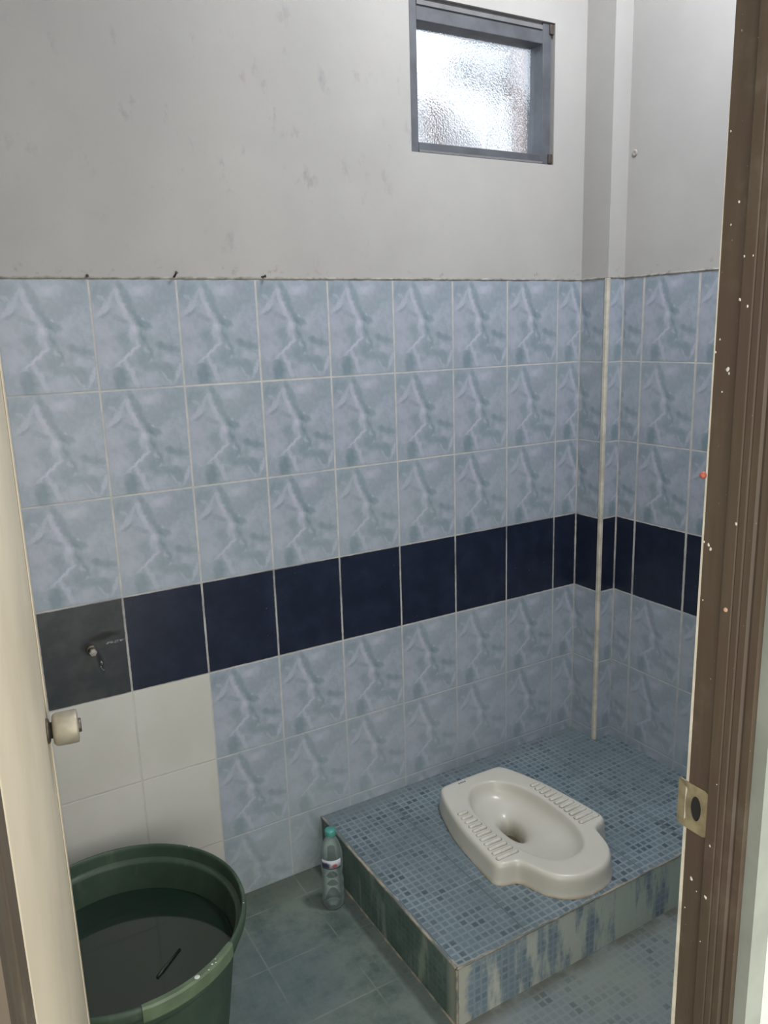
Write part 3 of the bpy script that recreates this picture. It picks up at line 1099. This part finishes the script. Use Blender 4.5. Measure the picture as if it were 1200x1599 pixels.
for s in (-1, 1):
    bm = bmesh.new()
    bg_ = bmesh.new()
    for i in range(11):
        y = -.292 - i * .0212
        t = i / 10
        xo = .150 + .030 * t
        xi = (.1175, .1175, .117, .117, .1165, .1165, .116, .115, .114, .112, .110)[i]
        xi -= .0
        a, b_ = sorted((CX + s * xi, CX + s * xo))
        rib(bm, a, b_, y, .0066, .0052)
        rib(bg_, a - .0018, b_ + .0018, y, .0086, .0016)
    tr_ = obj('foot_tread', bm, Mt, toilet, smooth=True)
    g_ = obj('groove', bg_, M_groove, None, smooth=False)
    g_.parent = tr_
# drain
bm = bmesh.new()
lathe(bm, [(.0005, ZT - .113), (.030, ZT - .113), (.030, ZT - .118), (.0005, ZT - .118)], cx=CX + HX, cy=CY + HY, n=32)
o = obj('drain_hole', bm, plain('dark_drain', (0.07, 0.055, 0.028), .5, var=.3, scale=60), toilet)
# tiny printed mark near the back edge
bm = bmesh.new()
for i, dx in enumerate((-.011, -.004, .003, .010)):
    bx(bm, CX - .045 + dx, CX - .045 + dx + .0045, -.1655, -.1605, ZT - .0012, ZT - .0002 + .0004)
o = obj('printed_mark', bm, plain('blue_ink', (0.06, 0.08, 0.16), .4), toilet)
o['label'] = 'tiny blue printed mark'

# ================================================================== water tub
TX, TY, TZ = .061, -.339, .330
tub = thing('water_tub', 'large round dark green plastic tub by the open door', 'tub', (TX, TY, 0))
B = NB('green_plastic')
X, Y, Z, P = B.pos()
c = B.mix(B.ramp(B.noise(P, 7, 4, .6), .3, .7), (0.030, 0.053, 0.036, 1), (0.045, 0.074, 0.051, 1))
sc_ = B.ramp(B.noise(B.vec(X, Y, B.m_('MULTIPLY', Z, .3)), 20, 5, .65), .55, .75, 0, .35)
c = B.mix(sc_, c, (0.15, 0.19, 0.14, 1))
M_tub = B.fin(c, .45, spec=.35)
bm = bmesh.new()
prof = [(.001, .0), (.195, .0), (.205, .004), (.212, .05), (.236, .24), (.242, .288), (.243, .297), (.258, .299), (.2655, .303), (.2672, .312),
        (.2672, .322), (.2655, .328), (.262, .3305), (.2590, .3300), (.2575, .3270), (.2560, .320), (.2540, .278), (.2515, .2690), (.2455, .2655), (.2415, .2600), (.2395, .250),
        (.2310, .200), (.2080, .050), (.2000, .012), (.001, .010)]
lathe(bm, prof, TX, TY, 128)
obj('tub_body', bm, M_tub, tub, smooth=True)
# thickened grip on the rim
bm = bmesh.new()
a0, a1 = math.radians(-95), math.radians(-48)
prev = None
n = 40
for i in range(n + 1):
    a = a0 + (a1 - a0) * i / n
    e = min(1, min(i, n - i) / 3)
    ring_ = []
    for r, zz in ((.2555, .3300), (.258, .3325), (.268, .3322), (.2715, .328), (.2715, .302), (.268, .2965), (.262, .2975)):
        rr = .2640 + (r - .2640) * (.75 + .25 * e)
        ring_.append(bm.verts.new((TX + rr * math.cos(a), TY + rr * math.sin(a), zz)))
    if prev:
        m_ = len(ring_)
        for k in range(m_):
            bm.faces.new((prev[k], prev[(k + 1) % m_], ring_[(k + 1) % m_], ring_[k]))
    else:
        bm.faces.new(list(reversed(ring_)))
    prev = ring_
bm.faces.new(prev)
gcol = plain('pale_green_plastic', (0.088, 0.128, 0.078), .5, var=.14, scale=25)
o = obj('grip', bm, gcol, tub, smooth=False)
o['label'] = 'paler grip on the rim'
# white droppings of paint on the rim
bm = bmesh.new()
def blobz(x, y, zz, r, asp=1.0):
    top = bm.verts.new((x, y, zz + .001))
    rg_ = [bm.verts.new((x + r * math.cos(2 * math.pi * k / 14) * asp, y + r * math.sin(2 * math.pi * k / 14), zz)) for k in range(14)]
    for k in range(14):
        bm.faces.new((top, rg_[k], rg_[(k + 1) % 14]))
for ang, rr, r in ((-70.5, .266, .0055), (-62, .2655, .0022), (-60.5, .269, .0018), (-65, .270, .0016), (-59, .262, .0012)):
    a = math.radians(ang)
    blobz(TX + rr * math.cos(a), TY + rr * math.sin(a), .3328, r)
a = math.radians(-22)
blobz(TX + .262 * math.cos(a), TY + .262 * math.sin(a), .3315, .0015)
a = math.radians(40)
blobz(TX + .262 * math.cos(a), TY + .262 * math.sin(a), .3308, .002)
o = obj('paint_spot', bm, plain('white_paint_spots', (0.60, 0.62, 0.60), .6), tub)
o['kind'] = 'stuff'
# water
B = NB('still_water')
X, Y, Z, P = B.pos()
wc = B.mix(B.ramp(B.noise(P, 5, 3, .5), .3, .7), (0.007, 0.020, 0.014, 1), (0.014, 0.022, 0.018, 1))
M_water = B.fin(wc, .06, spec=.6)
bm = bmesh.new()
lathe(bm, [(.0005, .2255), (.2328, .2255), (.2328, .2225), (.0005, .2225)], TX, TY, 96)
tag(obj('water', bm, M_water, None), 'dark still water inside the green tub', 'water', kind='stuff')
# thin dark streak lying at the water surface
def on_z(u, v, zv):
    d = Rm @ Vector(((u - 600) / 1249.93, -(v - 799.5) / 1249.93, -1))
    t = (zv - cl.z) / d.z
    return cl + d * t
p0, p1 = on_z(246, 1526, .227), on_z(281, 1482, .227)
bm = bmesh.new()
dirv = (p1 - p0).normalized()
Mx = Matrix.Translation(p0) @ dirv.to_track_quat('Z', 'Y').to_matrix().to_4x4()
L = (p1 - p0).length
lathe(bm, [(.003, 0), (.0045, L * .2), (.0035, L * .6), (.0025, L)], n=12, cap0=True, cap1=True, M=Mx)
tag(obj('streak', bm, plain('wet_black_streak', (0.012, 0.018, 0.015), .35), None, smooth=True),
    'thin dark streak on the water in the green tub', 'streak')

# ================================================================== bottle
BX, BY = .648, -.172
bot = thing('water_bottle', 'clear plastic water bottle with teal cap beside the platform', 'bottle', (BX, BY, 0))
B = NB('clear_plastic')
tr = B.n('ShaderNodeBsdfTransparent')
tr.inputs['Color'].default_value = (.86, .92, .92, 1)
gl = B.n('ShaderNodeBsdfPrincipled')
gl.inputs['Base Color'].default_value = (.45, .52, .52, 1)
gl.inputs['Roughness'].default_value = .08
fr = B.n('ShaderNodeFresnel')
fr.inputs['IOR'].default_value = 1.5
mx = B.n('ShaderNodeMixShader')
B.t.links.new(B.m_('MULTIPLY_ADD', fr.outputs[0], .9, .10, clamp=True), mx.inputs[0])
B.t.links.new(tr.outputs[0], mx.inputs[1])
B.t.links.new(gl.outputs[0], mx.inputs[2])
B.t.links.new(mx.outputs[0], B.out.inputs['Surface'])
M_pet = B.m
bm = bmesh.new()
prof = [(.001, .004), (.014, .003), (.022, .0005), (.027, .002), (.0305, .010), (.031, .030), (.0295, .036), (.031, .042), (.031, .055), (.0292, .062), (.031, .069),
        (.031, .083), (.0275, .094), (.0275, .100), (.0305, .112), (.0305, .128), (.0305, .158), (.0300, .166), (.0275, .178), (.0220, .194), (.0165, .205), (.0130, .212), (.0125, .216), (.0150, .217), (.0150, .219), (.0122, .220), (.0122, .234)]
lathe(bm, prof, BX, BY, 56, cap1=True)
obj('bottle_body', bm, M_pet, bot, smooth=True)
bm = bmesh.new()
prof = [(.0145, .2195), (.0148, .2205), (.0148, .2325), (.0135, .2345), (.0005, .2350)]
lathe(bm, prof, BX, BY, 40)
obj('cap', bm, plain('teal_cap', (0.055, 0.27, 0.235), .4, var=.06), bot, smooth=True)
# small label patch: white with dark blue border and red centre
B = NB('bottle_label')
X, Y, Z, P = B.pos()
nz = B.n('ShaderNodeVectorMath', operation='ADD')
B.put(nz.inputs[0], B.vec(X, Z))
B.put(nz.inputs[1], B.scale(B.noise(P, 80, 3, .6, color=True), .008))
r1 = B.blob(nz.outputs[0], BX - .002, .144, .009, .006, 8, .4)
e1 = B.m_('MAXIMUM', B.ramp(Z, .136, .132), B.m_('MULTIPLY', B.ramp(Z, .150, .152), .0))
e2 = B.blob(nz.outputs[0], BX - .022, .145, .010, .010, 0, .5)
c = B.mix(r1, (0.46, 0.48, 0.52, 1), (0.42, 0.12, 0.14, 1))
c = B.mix(B.m_('MAXIMUM', e1, e2), c, (0.035, 0.04, 0.09, 1))
M_lab = B.fin(c, .5)
bm = bmesh.new()
c_ang = math.atan2(cl.y - BY, cl.x - BX)
prev = None
for i in range(25):
    a = c_ang - 1.0 + 1.9 * i / 24
    rr = .0312
    col_ = [bm.verts.new((BX + rr * math.cos(a), BY + rr * math.sin(a), zz)) for zz in (.131, .157)] + \
           [bm.verts.new((BX + (rr - .0006) * math.cos(a), BY + (rr - .0006) * math.sin(a), zz)) for zz in (.157, .131)]
    if prev:
        for k in range(4):
            bm.faces.new((prev[k], prev[(k + 1) % 4], col_[(k + 1) % 4], col_[k]))
    prev = col_
obj('label', bm, M_lab, bot, smooth=True)

# ================================================================== pipe stub on the wall
pip = thing('pipe_stub', 'capped metal pipe stub sticking out of the leftmost dark tile', 'pipe', (.115, 0, .827))
Mx = Matrix.Translation((.115, .0, .827)) @ Matrix.Rotation(math.radians(90), 4, 'X')
bm = bmesh.new()
lathe(bm, [(.013, -.001), (.013, .004), (.009, .006), (.009, .016), (.0005, .016)], n=28, M=Mx)
obj('pipe', bm, M_darkmetal, pip, smooth=False, bevel=.0008)
bm = bmesh.new()
lathe(bm, [(.0095, .012), (.0100, .014), (.0100, .021), (.0085, .023), (.0005, .0235)], n=6, M=Mx)
obj('plug', bm, plain('grey_plug', (.27, .25, .23), .4, .5, var=.2, scale=80), pip)

# dark nails at the tile joints along the mortar line
nm = plain('rusted_nail', (.045, .035, .030), .8, var=.3, scale=120)
defs = [((.199, -.001, 1.703), (-.1, -1, .1), .007, 'small dark nail stub above the second tile joint from the left'),
        ((.397, -.001, 1.703), (.22, -1, .75), .016, 'longest dark nail stub, slanting up from the mortar line'),
        ((.619, -.001, 1.703), (.8, -1, .25), .011, 'dark nail stub at the mortar line, rightmost of the three')]
for p, d, L, lab in defs:
    d = Vector(d).normalized()
    bm = bmesh.new()
    Mx = Matrix.Translation(Vector(p) - d * .002) @ d.to_track_quat('Z', 'Y').to_matrix().to_4x4()
    lathe(bm, [(.0030, 0), (.0024, L * .4), (.0022, L), (.0036, L), (.0036, L + .0015)], n=10, cap0=True, cap1=True, M=Mx)
    o = obj('nail', bm, nm, None)
    tag(o, lab, 'nail', 'nails along the top of the tiles')
# round plug on the upper wall
bm = bmesh.new()
q = on_x(992, 239, XR)
Mx = Matrix.Translation((XR + .0005, q.y, q.z)) @ Matrix.Rotation(math.radians(-90), 4, 'Y')
lathe(bm, [(.010, 0), (.010, .002), (.007, .0035), (.003, .0025), (.0005, .002)], n=24, M=Mx)
tag(obj('wall_plug', bm, plain('painted_plug', (.33, .31, .29), .8), None, smooth=True), 'small round painted plug high on the right wall', 'plug')

# ================================================================== unseen ceiling lamp, added to brighten the room
fill_lampo = thing('added_ceiling_lamp', 'unseen round ceiling lamp added to brighten the bathroom, out of frame', 'lamp', (FILL_LAMP[0], FILL_LAMP[1], CEIL))
bm = bmesh.new()
lathe(bm, [(.0005, CEIL - .0005), (.17, CEIL - .0005), (.17, CEIL - .02), (.16, CEIL - .024), (.0005, CEIL - .024)], FILL_LAMP[0], FILL_LAMP[1], 48)
obj('added_lamp_base', bm, M_plaster, fill_lampo, smooth=False)
B = NB('added_lit_diffuser')
B.b.inputs['Emission Color'].default_value = (.96, .96, 1.0, 1)
B.b.inputs['Emission Strength'].default_value = 6
M_em = B.fin((.8, .8, .8, 1), .5)
bm = bmesh.new()
lathe(bm, [(.155, CEIL - .0245), (.15, CEIL - .034), (.12, CEIL - .044), (.06, CEIL - .049), (.0005, CEIL - .05)], FILL_LAMP[0], FILL_LAMP[1], 48)
obj('added_lamp_diffuser', bm, M_em, fill_lampo, smooth=True)
ld = bpy.data.lights.new('added_fill_light', 'AREA')
ld.shape = 'DISK'
ld.size = .30
ld.energy = FILL_LAMP_W
ld.color = (.95, .96, 1.0)
lo = bpy.data.objects.new('added_fill_light', ld)
lo.location = (FILL_LAMP[0], FILL_LAMP[1], CEIL - .056)
COL.objects.link(lo)
